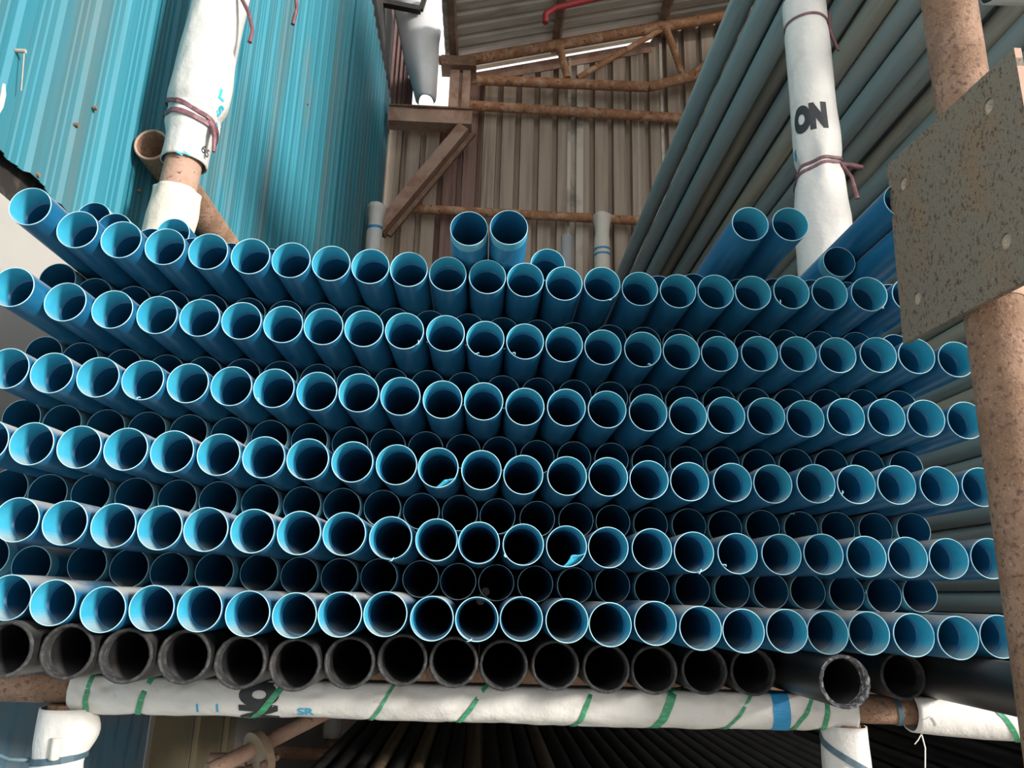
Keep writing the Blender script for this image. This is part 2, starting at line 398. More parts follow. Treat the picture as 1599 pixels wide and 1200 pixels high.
# painted sheet and beige boards against the wall, seen under the rack
y_edge = XW / ray(228, 1150)[0]
sp = thing('leaning_sheet', (XW + 0.03, 2.4, 0), 'blue-grey painted sheet standing against the wall below the rack', 'sheet')
mb = MB(); mb.box((XW - 0.015, 0.7, 0.02), (XW + 0.005, y_edge, Zr(-0.10))); mb.build('panel', MT['slate_sheet'], sp)
mb = MB(); mb.box((XW - 0.012, y_edge, 0.02), (XW + 0.010, y_edge + 0.025, Zr(-0.10))); mb.build('edge_strip', MT['tarp'], sp)
for i, (xa, xb) in enumerate(((233, 297), (306, 345), (352, 366))):
    ya, yb_ = (XW + 0.0) / ray(xa, 1150)[0], (XW + 0.0) / ray(xb, 1150)[0]
    mb = MB(); mb.box((XW - 0.015, ya, 0.0), (XW + 0.005, yb_, Zr(-0.12)))
    mb.box((XW + 0.005, ya, 0.0), (XW + 0.013, ya + 0.03, Zr(-0.12)))
    o = mb.build('beige_board', MT['beige_sheet'])
    tag(o, ('wide beige board', 'narrower beige board', 'narrowest beige board')[i] + ' standing beyond the blue-grey sheet under the rack', 'board', 'beige boards')

# back wall: brown trapezoidal sheets hung between the rails
wb = thing('wall_back', (0.6, YB, 0), 'brown corrugated sheet wall closing the back of the shed', 'wall', kind='structure')
zleft = Zr(ray(660, 200)[1] * YB) + 0.14
sheets = []
xs = [-1.50, -0.95, -0.72, -0.45, -0.22, 0.41, 0.84, 1.04, 1.73, 2.42, 3.4, 4.4, 5.4]
cols = ['brown', 'brown', 'red_brown', 'red_brown', 'brown', 'brown', 'pale_sheet', 'brown', 'brown', 'brown', 'brown', 'brown']
for i in range(len(xs) - 1):
    a, b = xs[i], xs[i + 1]; mb = MB(); off = 0.005 * (i % 2)
    st = stations(a, b, 0.23, 0.058, 0.008)
    rows = [[], [], [], []]
    for t in st:
        d = trapezoid(t, 0.23, 0.058, 0.11, 0.008)
        top = zleft if a < -0.46 else chord(t) + (-0.02 if t < 1.9 else 0.17)
        rows[0].append((t, YB + off + d, 0)); rows[1].append((t, YB + off + d, top)); rows[2].append((t, YB + off + d + 0.003, top)); rows[3].append((t, YB + off + d + 0.003, 0))
    mb.grid(rows + [rows[0]], False, False)
    mb.build('wall_sheet', MT[cols[i]], wb)
for px in (888, 1035):                                   # pale sheet laps
    u = ray(px, 250)[0]; mb = MB(); mb.box((u * YB - 0.018, YB - 0.03, Zr(1)), (u * YB + 0.018, YB - 0.006, chord(u * YB) - 0.05))
    mb.build('lap_strip', MT['pale_sheet'], wb)
mb = MB(); p, q = Vector((-0.42, YB - 0.012, chord(-0.42) - 0.085)), Vector((1.9, YB - 0.012, chord(1.9) - 0.085)); mb.bar(p, q, 0.006, 0.15); mb.build('top_flashing', MT['rust_pale'], wb)
# torn dark red sheets, the larger extended as dark cover over the corner's sky
for j, (a, b, z0, z1) in enumerate(((-1.50, -1.17, 0.66, 1.0), (-1.22, -1.10, 0.70, 0.775))):
    mb = MB(); n = 12
    r0 = [(a + (b - a) * i / n, YB + 0.06 + 0.02 * (i % 2), Zr(z0 * YB)) for i in range(n + 1)]
    r1 = [(a + (b - a) * i / n, YB + 0.06 + 0.02 * (i % 2), Zr(z1 * YB + 0.25 * nz(i * .7, j, 2))) for i in range(n + 1)]
    mb.grid([r0, r1], False, False); mb.build('torn_sheet', MT['dark_red'], wb)

# added right wall, keeps sky out of the gaps between the grey pipes
wr = thing('added_wall_right', (5.2, 4, 0), 'added corrugated sheet wall hiding the sky behind the leaning grey pipes', 'wall', kind='structure')
for k in range(8):
    a, b = 0.6 + k, 1.6 + k; mb = MB(); st = stations(a, min(b, 8.3), 0.23, 0.05, 0.012)
    mb.grid([[(5.2 - trapezoid(t, 0.23, 0.05, 0.045, 0.012), t, z) for t in st] for z in (0, chord(5.2))], False, False)
    mb.build('wall_sheet', MT['brown'], wr)

# roof sheets with ribs running up the slope, purlins, truss
rf = thing('ceiling', (1, 4, chord(1)), 'weathered corrugated roof sheets sloping up from the side wall', 'roof', kind='structure')
y = 4.6
while y < 8.4:
    y1 = min(y + 0.9, 8.45); st = stations(y, y1, 0.20, 0.045, 0.02); mb = MB(); rows = []
    for x in (-0.70, 0.2, 2.0, 3.8, 5.6):
        rows.append([(x, t, chord(x) + 0.15 + trapezoid(t, 0.20, 0.045, 0.035, 0.02)) for t in st])
    mb.grid(rows, False, False); mb.build('roof_sheet', MT['roof'], rf)
    y = y1 if y1 < 8.44 else 99
def pipe_between(name, p, q, r, mat, parent=None, n=16):
    mb = MB(); mb.tube([p, q], r, n); return mb.build(name, mat, parent)

for i, x in enumerate((-0.591, 0.663, 1.995, 3.4)):
    z = chord(x) + 0.095
    t = thing('purlin', (x, 4, z - 0.05), ['rusty purlin nearest the teal wall, under the roof', 'second rusty purlin from the teal wall, under the roof', 'third rusty purlin from the teal wall, under the roof', 'fourth rusty purlin from the teal wall, under the roof'][i], 'purlin', 'roof purlins')
    mb = MB(); mb.box((x - 0.045, 4.5, z - 0.05), (x + 0.035, 8.28, z + 0.05)); mb.build('web', MT['rust'], t)
    mb = MB(); mb.box((x + 0.036, 4.5, z - 0.05), (x + 0.060, 8.28, z - 0.02)); mb.build('lower_flange', MT['rust_pale'], t)

tr = thing('roof_truss', (0.6, YT, chord(0)), 'rusty tubular roof truss in front of the brown wall', 'truss')
def T(px, py, y=YT): return at(px, py, y)
pipe_between('top_chord', (-0.62, YT, chord(-0.62)), (4.6, YT, chord(4.6)), 0.07, MT['rust_orange'], tr)
mb = MB(); p0, p1, p2 = T(745, 125), T(1012, 136), T(1108, 114); p3 = p1 + (p2 - p1) * 3.2
mb.tube([p0, p1], 0.062, 16); mb.tube([p1, p3], 0.062, 16); mb.build('bottom_chord', MT['rust_orange'], tr)
for a, b, r in (((873, 70), (886, 122), 0.045), ((902, 122), (1036, 44), 0.036), ((1038, 38), (1067, 120), 0.042), ((1076, 118), (1150, 62), 0.036)):
    pipe_between('web_member', T(*a), T(*b), r, MT['rust_orange'], tr)
mb = MB(); c = T(1040, 26); mb.tube([c + Vector((0.0, -0.10, 0.09)), c + Vector((0.0, 0.05, 0.09))], 0.05, 12); mb.build('node_plate', MT['rust_orange'], tr)

for i, (a, b) in enumerate((((722, 164), (1068, 185)), ((640, 326), (1000, 345)))):
    p, q = T(*a, 8.16), T(*b, 8.16); q = p + (q - p) * 1.9
    o = pipe_between('wall_rail', p, q, (0.06, 0.055)[i], MT['rust_orange'])
    tag(o, ('upper', 'lower')[i] + ' rusty horizontal pipe rail across the brown sheet wall', 'rail', 'wall rails')

# bracket frame in the back corner
bf = thing('corner_bracket', T(670, 190, YT), 'rusty steel bracket frame with diagonal brace in the back corner', 'bracket')
a, b = T(608.5, 184), T(737, 186)
mb = MB(); mb.box((a.x, YT - 0.10, a.z - 0.10), (b.x, YT + 0.10, a.z + 0.085)); mb.build('cross_beam', MT['rust_pale'], bf)
mb = MB(); mb.box((a.x, YT - 0.13, a.z + 0.085), (b.x, YT + 0.10, a.z + 0.105)); mb.build('beam_flange', MT['rust'], bf)
c, d = T(700, 170), T(735, 112)
mb = MB(); mb.box((c.x, YT - 0.05, a.z + 0.1), (c.x + 0.115, YT + 0.05, d.z)); mb.box((c.x + 0.155, YT - 0.05, a.z + 0.1), (c.x + 0.25, YT + 0.05, d.z)); mb.box((c.x + 0.1, YT - 0.0, a.z + 0.1), (c.x + 0.17, YT + 0.04, d.z)); mb.build('stub_column', MT['rust_pale'], bf)
e = T(690, 104)
mb = MB(); mb.box((e.x, YT - 0.14, e.z - 0.07), (e.x + 0.42, YT + 0.1, e.z + 0.06)); mb.tube([(e.x - 0.03, YT - 0.1, e.z + 0.01), (e.x + 0.06, YT - 0.1, e.z + 0.01)], 0.055, 12); mb.build('cap_plate', MT['rust'], bf)
p, q = T(724, 204), T(592, 362)
mb = MB(); mb.bar(p, q, 0.14, 0.20, Vector((0, -1, 0))); mb.build('diagonal_brace', MT['rust_pale'], bf)
mb = MB(); off = Vector((0.125, -0.06, -0.075)); mb.bar(p + off, q + off, 0.05, 0.05, Vector((0, -1, 0))); mb.build('brace_flange', MT['rust'], bf)

# hanging film and the dark channel above it
hs = thing('hanging_film', T(655, 150, 7.7), 'grey-white plastic film hanging from the roof in the corner', 'plastic film')
mb = MB(); rows = []
prof = [(-60, 608, 688), (0, 612, 683), (30, 619, 687), (46, 622, 689), (70, 627, 685), (100, 633, 684), (130, 643, 682), (150, 648, 681), (158, 650, 680), (162, 654, 677)]
for py, xl, xr in prof:
    l, r = T(xl, py, 7.7), T(xr, py, 7.7); rows.append([])
    for k in range(25):
        t = k / 24; ang = PI * t
        x = (l.x + r.x) / 2 - math.cos(ang) * (r.x - l.x) / 2
        rows[-1].append((x, 7.7 - math.sin(ang) * 0.16 + 0.03 * nz(t * 3, py * 0.01, 0), l.z + (r.z - l.z) * t))
mb.grid(rows); ob = mb.build('film', MT['tarp'], hs); md = ob.modifiers.new('thickness', 'SOLIDIFY'); md.thickness = 0.006
ch = MB(); p, q = T(596, 4, 7.45), T(657, 16, 7.45); ch.bar(p, q, 0.08, 0.06); ch.bar(q, T(664, -6, 7.45), 0.05, 0.05); o = ch.build('steel_channel', MT['dark']); tag(o, 'short dark steel channel crossing in front of the hanging film', 'channel')

# red conduit under the roof
mb = MB(); p = T(852, 22, 7.3); mb.tube([p + Vector((0.0, 0, -0.12)), p, T(868, 12, 7.3), T(920, 0, 7.3), T(990, -18, 7.3)], 0.035, 12); o = mb.build('red_conduit', MT['red']); tag(o, 'thin bent red pipe running under the roof sheets', 'pipe')

# ------------------------------------------------------------------ pipes
R_OUT, R_IN, R_SOCK = 0.0438, 0.0382, 0.0420
LEN = 5.6
def circ(r, y, n=40): return [(r * math.cos(2 * PI * k / n), y, r * math.sin(2 * PI * k / n)) for k in range(n)]
def shape(name, mat, *strips, n=40):
    """surface of revolution pieces: each strip is a list of (radius, y)"""
    mb = MB()
    for st in strips: mb.grid([circ(r, y, n) for r, y in st], True)
    me = mb.mesh(name); me.materials.append(mat)
    bm = bmesh.new(); bm.from_mesh(me); bmesh.ops.recalc_face_normals(bm, faces=bm.faces); bm.to_mesh(me); bm.free()
    return me
def flip_inside(me, limit):
    """inner walls must face the axis, outer walls away from it, end faces outwards"""
    bm = bmesh.new(); bm.from_mesh(me)
    for f in bm.faces:
        c = f.calc_center_median(); rad = Vector((c.x, 0, c.z)); n = f.normal
        if abs(n.y) > 0.75: want = -1 if c.y < 1 else 1; bad = n.y * want < 0
        else: bad = (n.dot(rad) < 0) != (rad.length < limit)
        if bad: f.normal_flip()
    bm.to_mesh(me); bm.free(); return me
SD = 0.058
ME = {}
ME['s_body'] = flip_inside(shape('pipe_body', MT['blue'], [(R_OUT, 0.0015), (R_OUT, 2.0), (R_OUT, LEN)], [(R_OUT, LEN), (R_IN, LEN)], [(R_IN, LEN), (R_IN, 1.5), (R_IN, 0.3), (R_IN, SD + 0.004)], [(R_IN, SD + 0.004), (R_SOCK, SD)]), 0.0429)
ME['s_sock'] = flip_inside(shape('threaded_socket', MT['socket'], [(R_SOCK, SD), (R_SOCK, 0.03), (R_SOCK, 0.001)]), 0.0429)
ME['s_rim'] = flip_inside(shape('cut_rim', MT['rim'], [(R_SOCK, 0.001), (R_SOCK + 0.0006, 0), (R_OUT - 0.0005, 0), (R_OUT, 0.0015)]), 0.0429)
ME['m_body'] = flip_inside(shape('pipe_body', MT['blue'], [(R_OUT - 0.0012, 0.034), (R_OUT, 0.036), (R_OUT, 2.0), (R_OUT, LEN)], [(R_OUT, LEN), (R_IN, LEN)], [(R_IN, LEN), (R_IN, 1.5), (R_IN, 0.3), (0.0414, 0.05), (0.0414, 0.001)]), 0.0421)
ME['m_thread'] = flip_inside(shape('thread_band', MT['thread'], [(R_OUT - 0.0010, 0.0015), (R_OUT - 0.0010, 0.034)]), 0.0421)
ME['m_rim'] = flip_inside(shape('cut_rim', MT['rim'], [(0.0414, 0.001), (0.0416, 0), (R_OUT - 0.0016, 0), (R_OUT - 0.0010, 0.0015)]), 0.0421)

def put_pipe(kind, pos, label, group, name='blue_pipe', cat='pipe', tilt=True):
    o = bpy.data.objects.new(name, None); COL.objects.link(o); o.empty_display_size = 0.05
    o.location = (pos[0] / 1000, pos[1] / 1000, pos[2] / 1000 + EYE)
    o.rotation_euler = (0, random.uniform(0, 2 * PI), 0)
    tag(o, label, cat, group)
    for part in KINDS[kind]:
        c = bpy.data.objects.new(part, ME[KINDS[kind][part]]); COL.objects.link(c); c.parent = o
    return o
KINDS = {'s': {'pipe_body': 's_body', 'threaded_socket': 's_sock', 'cut_rim': 's_rim'},
         'm': {'pipe_body': 'm_body', 'thread_band': 'm_thread', 'cut_rim': 'm_rim'},
         'k': {'pipe_body': 'k_body', 'sawn_rim': 'k_rim'}, 'kb': {'pipe_body': 'k_body', 'sawn_rim': 'kb_rim'}}

# centres of the pipe ends in mm: across, depth, height above the eye
SOCKET_ROWS = [
  [(-985,1504,765),(-902,1545,736),(-815,1563,725),(-727,1581,721),(-639,1599,722),(-550,1615,722),(-462,1627,722),(-374,1640,724),(-286,1652,726),(-198,1660,726),(-108,1670,723),(-15,1679,724),(75,1688,724),(168,1693,721),(260,1700,727),(352,1706,721),(445,1708,720),(534,1699,719),(622,1692,717),(715,1691,723),(807,1689,723),(896,1675,719),(995,1675,721)],
  [(-991,1513,585),(-904,1556,573),(-816,1580,569),(-728,1598,567),(-640,1608,568),(-552,1617,568),(-464,1630,568),(-376,1636,569),(-287,1642,570),(-197,1650,571),(-105,1661,573),(-14,1675,568),(78,1685,569),(170,1696,569),(262,1702,568),(356,1703,567),(447,1703,565),(537,1701,563),(632,1701,567),(722,1695,568),(810,1682,565),(906,1681,569),(997,1681,570),(1092,1682,566)],
  [(-995,1558,423),(-904,1558,417),(-816,1571,415),(-728,1581,415),(-639,1593,415),(-551,1604,415),(-463,1612,416),(-373,1621,415),(-284,1628,417),(-195,1641,416),(-103,1653,415),(-12,1663,417),(81,1674,411),(175,1679,414),(268,1683,414),(362,1686,411),(454,1689,408),(543,1692,413),(635,1690,414),(725,1688,411),(816,1681,417),(907,1675,418),(997,1672,418),(1090,1672,417)],
  [(-1000,1548,269),(-910,1547,266),(-817,1549,263),(-727,1554,263),(-639,1565,263),(-549,1576,262),(-461,1589,262),(-373,1600,263),(-283,1615,263),(-192,1632,263),(-104,1646,262),(-11,1659,262),(81,1672,257),(178,1680,259),(270,1685,261),(362,1690,258),(454,1694,258),(550,1691,259),(639,1686,258),(734,1680,261),(824,1677,262),(912,1671,263),(1004,1664,263),(1097,1661,263)],
  [(-914,1554,116),(-821,1555,113),(-728,1557,111),(-639,1561,110),(-551,1566,110),(-460,1569,110),(-371,1580,110),(-283,1593,112),(-191,1610,108),(-98,1626,108),(-10,1643,106),(84,1657,106),(177,1668,106),(268,1676,107),(363,1679,107),(455,1681,103),(550,1680,103),(645,1677,104),(736,1674,107),(829,1671,105),(921,1673,106),(1011,1672,106),(1103,1672,109)],
  [(-921,1590,-31),(-830,1581,-38),(-733,1582,-48),(-643,1588,-43),(-551,1590,-42),(-458,1593,-48),(-368,1599,-49),(-280,1605,-45),(-191,1611,-42),(-98,1616,-48),(-8,1620,-47),(82,1623,-44),(175,1624,-45),(263,1624,-50),(356,1627,-45),(449,1628,-52),(539,1633,-55),(632,1639,-53),(720,1646,-54),(809,1650,-53),(902,1647,-54),(993,1643,-57),(1083,1643,-52)],
]
SETBACK_ROWS = [
  [(-1031,1727,690),(-948,1739,661),(-860,1750,649),(-772,1760,646),(-684,1772,644),(-596,1783,644),(-508,1793,645),(-420,1799,645),(-332,1811,646),(-244,1822,648),(-156,1833,649),(-60,1842,648),(28,1854,646),(118,1864,647),(213,1869,646),(307,1874,645),(398,1880,645),(488,1880,643),(577,1873,642),(673,1874,645),(761,1865,648),(849,1854,644),(948,1859,647),(1047,1855,643)],
  [(-1045,1754,515),(-958,1751,503),(-863,1764,495),(-772,1784,491),(-684,1789,491),(-595,1797,492),(-507,1804,492),(-419,1817,492),(-331,1824,492),(-243,1836,494),(-154,1843,494),(-64,1852,495),(33,1861,493),(123,1869,493),(216,1875,493),(310,1880,493),(400,1883,491),(491,1879,488),(588,1883,491),(678,1881,492),(766,1871,489),(861,1872,493),(953,1865,494),(1044,1856,492)],
  [(-1051,1730,355),(-955,1722,345),(-862,1731,340),(-772,1736,339),(-683,1748,339),(-595,1762,339),(-507,1778,339),(-419,1796,339),(-328,1820,339),(-240,1836,340),(-150,1850,340),(-59,1862,339),(30,1876,339),(125,1885,335),(218,1893,337),(313,1898,338),(406,1894,334),(502,1895,335),(593,1893,337),(683,1888,333),(777,1889,338),(867,1888,339),(958,1883,339),(1050,1871,338)],
  [(-1057,1745,199),(-964,1734,189),(-865,1722,190),(-773,1730,187),(-683,1739,187),(-595,1744,187),(-505,1756,185),(-416,1774,186),(-328,1788,187),(-238,1806,188),(-149,1823,186),(-59,1843,187),(31,1861,184),(128,1879,183),(224,1895,184),(317,1907,183),(412,1914,181),(508,1914,181),(599,1917,179),(692,1911,183),(786,1905,182),(876,1899,183),(968,1893,183),(1058,1883,185)],
  [(-1076,1757,52),(-988,1767,34),(-870,1770,40),(-781,1777,35),(-693,1779,30),(-598,1789,33),(-507,1816,34),(-419,1831,31),(-330,1845,31),(-241,1859,34),(-145,1874,33),(-57,1888,30),(34,1898,30),(128,1905,30),(224,1908,29),(315,1908,32),(410,1903,28),(506,1894,27),(599,1884,29),(693,1883,30),(782,1882,31),(876,1880,30),(970,1886,28),(1059,1887,33)],
]
LOOSE_ROWS = [
  [(-60,1587,800),(30,1573,800),(134,1772,803),(602,1630,866),(702,1638,874),(908,1832,874),(1058,1855,960),(1001,1649,860),(972,1624,943),(-1005,1778,880),(-849,1879,895)],
]
TUCKED_ROWS = [
  [(-930,1741,834),(-846,1760,807),(-758,1797,804),(-670,1817,804),(-579,1843,805),(448,1917,808),(536,1892,807),(658,1895,798),(754,1890,802),(854,1883,800),(944,1871,793),(1069,1891,800)],
]
BLACK_ROWS = [
  [(-899,1573,-125),(-793,1593,-128),(-688,1608,-134),(-582,1627,-134),(-477,1645,-143),(-372,1661,-146),(-266,1680,-141),(-160,1697,-134),(-54,1715,-137),(52,1733,-142),(164,1751,-141),(277,1770,-146),(386,1786,-148),(503,1804,-147),(619,1823,-149),(742,1632,-148),(962,1820,-149)],
]


blue = []
ROWN = ['topmost', 'second', 'third', 'fourth', 'fifth', 'lowest']
for i, row in enumerate(SOCKET_ROWS):
    for j, p in enumerate(row):
        blue.append((p, put_pipe('s', p, 'blue socket-ended pipe, %s from the white wall in the %s protruding row' % (ORD[j], ROWN[i]), 'blue socket-ended pipes in the %s protruding row' % ROWN[i])))
for i, row in enumerate(SETBACK_ROWS):
    for j, p in enumerate(row):
        blue.append((p, put_pipe('m', p, 'blue pipe set back beneath the %s protruding row, %s from the white wall' % (ROWN[i], ORD[j]), 'blue pipes set back beneath the %s protruding row' % ROWN[i])))
LOOSE_LABEL = ['loose blue pipe with threaded end on top, of the two the nearer to teal wall', 'loose blue pipe with threaded end on top, of the two the nearer to ON post',
  'half-hidden loose blue pipe beside the pair of threaded ends on top', 'loose blue socket pipe on top, farther from the ON post of its pair', 'loose blue socket pipe on top, right in front of the ON post',
  'loose dull-rimmed blue pipe lying on top just past the ON post', 'loose blue pipe mostly hidden behind two others by the steel plate', 'lower loose blue pipe poking out from behind the pitted steel plate',
  'upper loose blue pipe poking out from behind the pitted steel plate', 'loose blue pipe on top of the stack beside the white wall', 'loose blue pipe on top in front of the cloth-bound rusty post']
for p, k, l in zip(LOOSE_ROWS[0], 'mmsssmmssms', LOOSE_LABEL): blue.append((p, put_pipe(k, p, l, 'loose blue pipes on top of the stack')))
for j, p in enumerate(TUCKED_ROWS[0]):
    blue.append((p, put_pipe('m', p, 'blue pipe tucked behind the topmost protruding row, %s from the white wall' % ORD[j], 'blue pipes tucked behind the topmost row')))

# burrs and torn edges on some rims, where the photograph shows them
def nearest(px, py, hit=None):
    best = None
    for p, o in blue:
        P = Vector((p[0] / 1000, p[1] / 1000, p[2] / 1000)); q = at(px, py, P.y); d = (Vector((q.x - P.x, 0, q.z - EYE - P.z))).length
        if abs(d - R_OUT) < 0.012 and (best is None or P.y < best[0]): best = (P.y, o, P, math.atan2(q.z - EYE - P.z, q.x - P.x))
    return best
for k, (px, py) in enumerate([(954, 472), (656, 538), (741, 560), (799, 557), (1016, 575), (1217, 473), (1380, 485), (612, 874), (1094, 897), (1128, 886), (1297, 776), (1315, 770),
                              (1350, 925), (554, 930), (733, 1001), (216, 627), (402, 626), (1240, 808), (965, 862), (790, 868)]):
    h = nearest(px, py)
    if not h: continue
    mb = MB(); rng = random.Random(k); pts = []; a = h[3]; r = R_OUT - 0.0015
    for i in range(6):
        t = i / 5; rr = r + 0.004 * math.sin(t * 3 + k) ; aa = a + (t - 0.5) * 0.22
        pts.append((h[2].x + rr * math.cos(aa), h[2].y - 0.002 - 0.006 * math.sin(t * PI) * rng.random(), h[2].z + EYE + rr * math.sin(aa)))
    mb.tube(pts, [0.0006, 0.0013, 0.0016, 0.0014, 0.0012, 0.0005], 6); mb.build('burr', MT['rim'], h[1])
def torn(px, py, span, inward):
    """a lip of the rim bent into the bore"""
    h = nearest(px, py)
    if not h: return
    mb = MB(); rows = []; n = 14
    for j in range(5):
        d = j / 4; row = []
        for i in range(n + 1):
            t = i / n; a = h[3] + (t - 0.5) * span; bend = math.sin(PI * t) ** 1.3
            rr = R_SOCK + 0.0004 - inward * bend * (1 - d) ; yy = 0.001 + 0.022 * d - 0.002 * bend * (1 - d) + 0.003 * nz(i * .8, px, 0) * (1 - d)
            row.append((h[2].x + rr * math.cos(a), h[2].y + yy, h[2].z + EYE + rr * math.sin(a)))
        rows.append(row)
    mb.grid(rows); o = mb.build('torn_lip', MT['socket'], h[1]); m = o.modifiers.new('thickness', 'SOLIDIFY'); m.thickness = 0.0018
    h[1]['label'] = 'blue pipe with ' + ('its rim bent inwards in a smooth flap' if inward < 0.02 else 'a broken jagged piece of rim') + ' amid the stack'
torn(697, 757, 1.2, 0.012); torn(900, 880, 1.5, 0.021)

# black pipes along the bottom
RB, RBI = 0.0520, 0.0450
def ragged(name, mat, seed, amp):
    n = 64; rows = []
    for r, y in ((RBI, 0.03), (RBI, 0.004), (RBI + 0.0008, 0), ((RB + RBI) / 2, -0.0005), (RB - 0.0008, 0), (RB, 0.004)):
        rows.append([((r + amp * nz(math.cos(t) * 9, math.sin(t) * 9, seed)) * math.cos(t), y + (amp * 1.6 * nz(math.cos(t) * 14, math.sin(t) * 14, seed + r * 900) if y < 0.004 else 0), (r + amp * nz(math.cos(t) * 9, math.sin(t) * 9, seed)) * math.sin(t)) for t in (2 * PI * k / n for k in range(n))])
    mb = MB(); mb.grid(rows, True); me = mb.mesh(name); me.materials.append(mat); return flip_inside(me, 0.0485)
ME['k_body'] = flip_inside(shape('pipe_body', MT['black'], [(RB, 0.004), (RB, 2.0), (RB, 5.7)], [(RB, 5.7), (RBI, 5.7)], [(RBI, 5.7), (RBI, 1.5), (RBI, 0.4), (RBI, 0.03)]), 0.0485)
ME['k_rim'] = ragged('sawn_rim', MT['black_rim'], 3, 0.0010)
ME['kb_rim'] = ragged('sawn_rim', MT['bright_rim'], 9, 0.0013)
for j, p in enumerate(BLACK_ROWS[0]):
    b = j == 15
    put_pipe('kb' if b else 'k', p, 'black pipe with a pale speckled rim, sticking out farther than its neighbours' if b else 'thick-walled black pipe on the wrapped beam, %s from the white wall' % ORD[j], 'black pipes on the beam', 'black_pipe')
put_pipe('k', (1072, 1490, -150), 'long dusty black pipe reaching past the rusty post with the plate', 'black pipes on the beam', 'black_pipe')

# ------------------------------------------------------------------ grey pipes leaning high on the other side
RG = 0.0625
ME['g_body'] = flip_inside(shape('pipe_body', MT['grey'], [(RG, 0), (RG, 3.0), (RG, 6.2)], [(RG, 6.2), (RG - 0.005, 6.2)], [(RG - 0.005, 6.2), (RG - 0.005, 0)], [(RG - 0.005, 0), (RG, 0)], n=32), RG - 0.002)
ME['w_body'] = ME['g_body'].copy(); ME['w_body'].materials.clear(); ME['w_body'].materials.append(MT['grey_warm'])
ME['d_body'] = ME['g_body'].copy(); ME['d_body'].materials.clear(); ME['d_body'].materials.append(MT['black'])  # blackened copy paints the shade at the foot of the pile
edges = [21.4, 23.1, 25.8, 27.3, 29.2, 31.8, 33.9, 36.0, 37.8, 40.0, 41.9, 44.0]
pos = []
for i in range(len(edges) - 1):
    pos.append((math.radians((edges[i] + edges[i + 1]) / 2), edges[i + 1] - edges[i]))
G = []
for i, (th, w) in enumerate(pos):
    rho = 3.43 + (0.06 if w < 2.0 else -0.03); G.append([rho * math.sin(th), rho * math.cos(th)])
x, z = G[-1]
while len(G) < 43:                                     # the pile goes on down beside the rack
    k = len(G); x += 0.018 + 0.012 * math.sin(k * 1.7) + (0.03 if z > 1.6 else 0.0); z -= 0.122; G.append([x, z])
nf = len(G)
for i in range(nf - 1):                             # a second layer nested behind the first
    a, b = np.array(G[i]), np.array(G[i + 1]); t = (b - a) / np.hypot(*(b - a)); nn = np.array([-t[1], t[0]]); nn = nn if nn[0] > 0 else -nn
    G.append(list((a + b) / 2 + nn * 0.115))
G = np.array(G)
for it in range(200):
    d = G[:, None] - G[None]; l = np.hypot(d[..., 0], d[..., 1]) + np.eye(len(G)); ov = np.maximum(2 * RG + 0.0005 - l, 0)
    G += (d / l[..., None] * ov[..., None]).sum(1) * 0.35
WARM = {3, 5, 7, 9, 13, 15, 18, 21}
for i, (x, z) in enumerate(G):
    o = bpy.data.objects.new('grey_pipe', None); COL.objects.link(o); o.location = (x, 1.75 + 0.12 * math.sin(i * 2.3), z + EYE); o.rotation_euler = (0, 0, 0)
    tag(o, ('grey plastic pipe, %s from the top of the tall leaning pile' if i < 33 else 'pipe blackened for shade at the foot of the tall leaning pile, %s from its top' if i < nf else 'grey pipe in the back layer of the leaning pile, %s from the top') % ORD[i if i < nf else i - nf], 'pipe', 'grey pipes in the tall leaning pile' if i < nf else 'back layer of the leaning pile')
    c = bpy.data.objects.new('pipe_body', ME['d_body' if (33 <= i < nf or i >= nf + 33) else 'w_body' if i in WARM else 'g_body']); COL.objects.link(c); c.parent = o
sr = thing('leaning_rack', (2.6, 5, 0), 'rusty leaning side rack that carries the pile of grey pipes', 'rack')
for yy in (1.95, 7.75):
    mb = MB(); nrm = 0.26
    pts = []
    for i in range(nf):
        a = G[max(i - 1, 0)]; b = G[min(i + 1, nf - 1)]; t = np.array([b[0] - a[0], b[1] - a[1]]); t /= np.hypot(*t); nn = np.array([-t[1], t[0]])
        if nn[0] < 0: nn = -nn
        pts.append((G[i][0] + nn[0] * nrm, yy, G[i][1] + nn[1] * nrm + EYE))
    pts.append((pts[-1][0], yy, 0.0)); mb.tube(pts, 0.05, 12); mb.build('support_arm', MT['rust'], sr)

# ------------------------------------------------------------------ the rack: front beam with its sack wrapping
YBM, ZBM = 1.92, -0.234 + EYE
RBM = 0.031
def flat_top(r, a): return min(r, 0.0335 / max(-math.sin(a), 0.3)) if math.sin(a) < -0.3 else r     # pressed flat by the pipes above
def bx_(px): return ray(px, 1105)[0] * (YBM - 0.04)
bm_ = thing('rack_beam', (0, YBM, ZBM - RBM), 'rusty horizontal beam wrapped in white sacking under the black pipes', 'beam')
steel = Sleeve((-1.30, YBM, ZBM), (1.75, YBM, ZBM), lambda s, a: RBM)
mb = MB(); mb.tube([steel.p, steel.q], RBM, 28); mb.build('steel_tube', MT['rust'], bm_)
TIES = [((137, 1052), (131, 1100), .010), ((233, 1052), (213, 1100), .012), ((452, 1070), (402, 1108), .014), ((618, 1070), (584, 1114), .007), ((763, 1070), (720, 1117), .010),
        ((928, 1077), (904, 1125), .010), ((1056, 1075), (1029, 1133), .019), ((1181, 1088), (1139, 1136), .007), ((1276, 1097), (1241, 1140), .009), ((1292, 1099), (1287, 1141), .011)]
def bs(px): return bx_(px) + 1.30
tie_s = [((bs(a[0]) + bs(b[0])) / 2, (bs(b[0]) - bs(a[0])) / 2.0, w) for a, b, w in TIES]
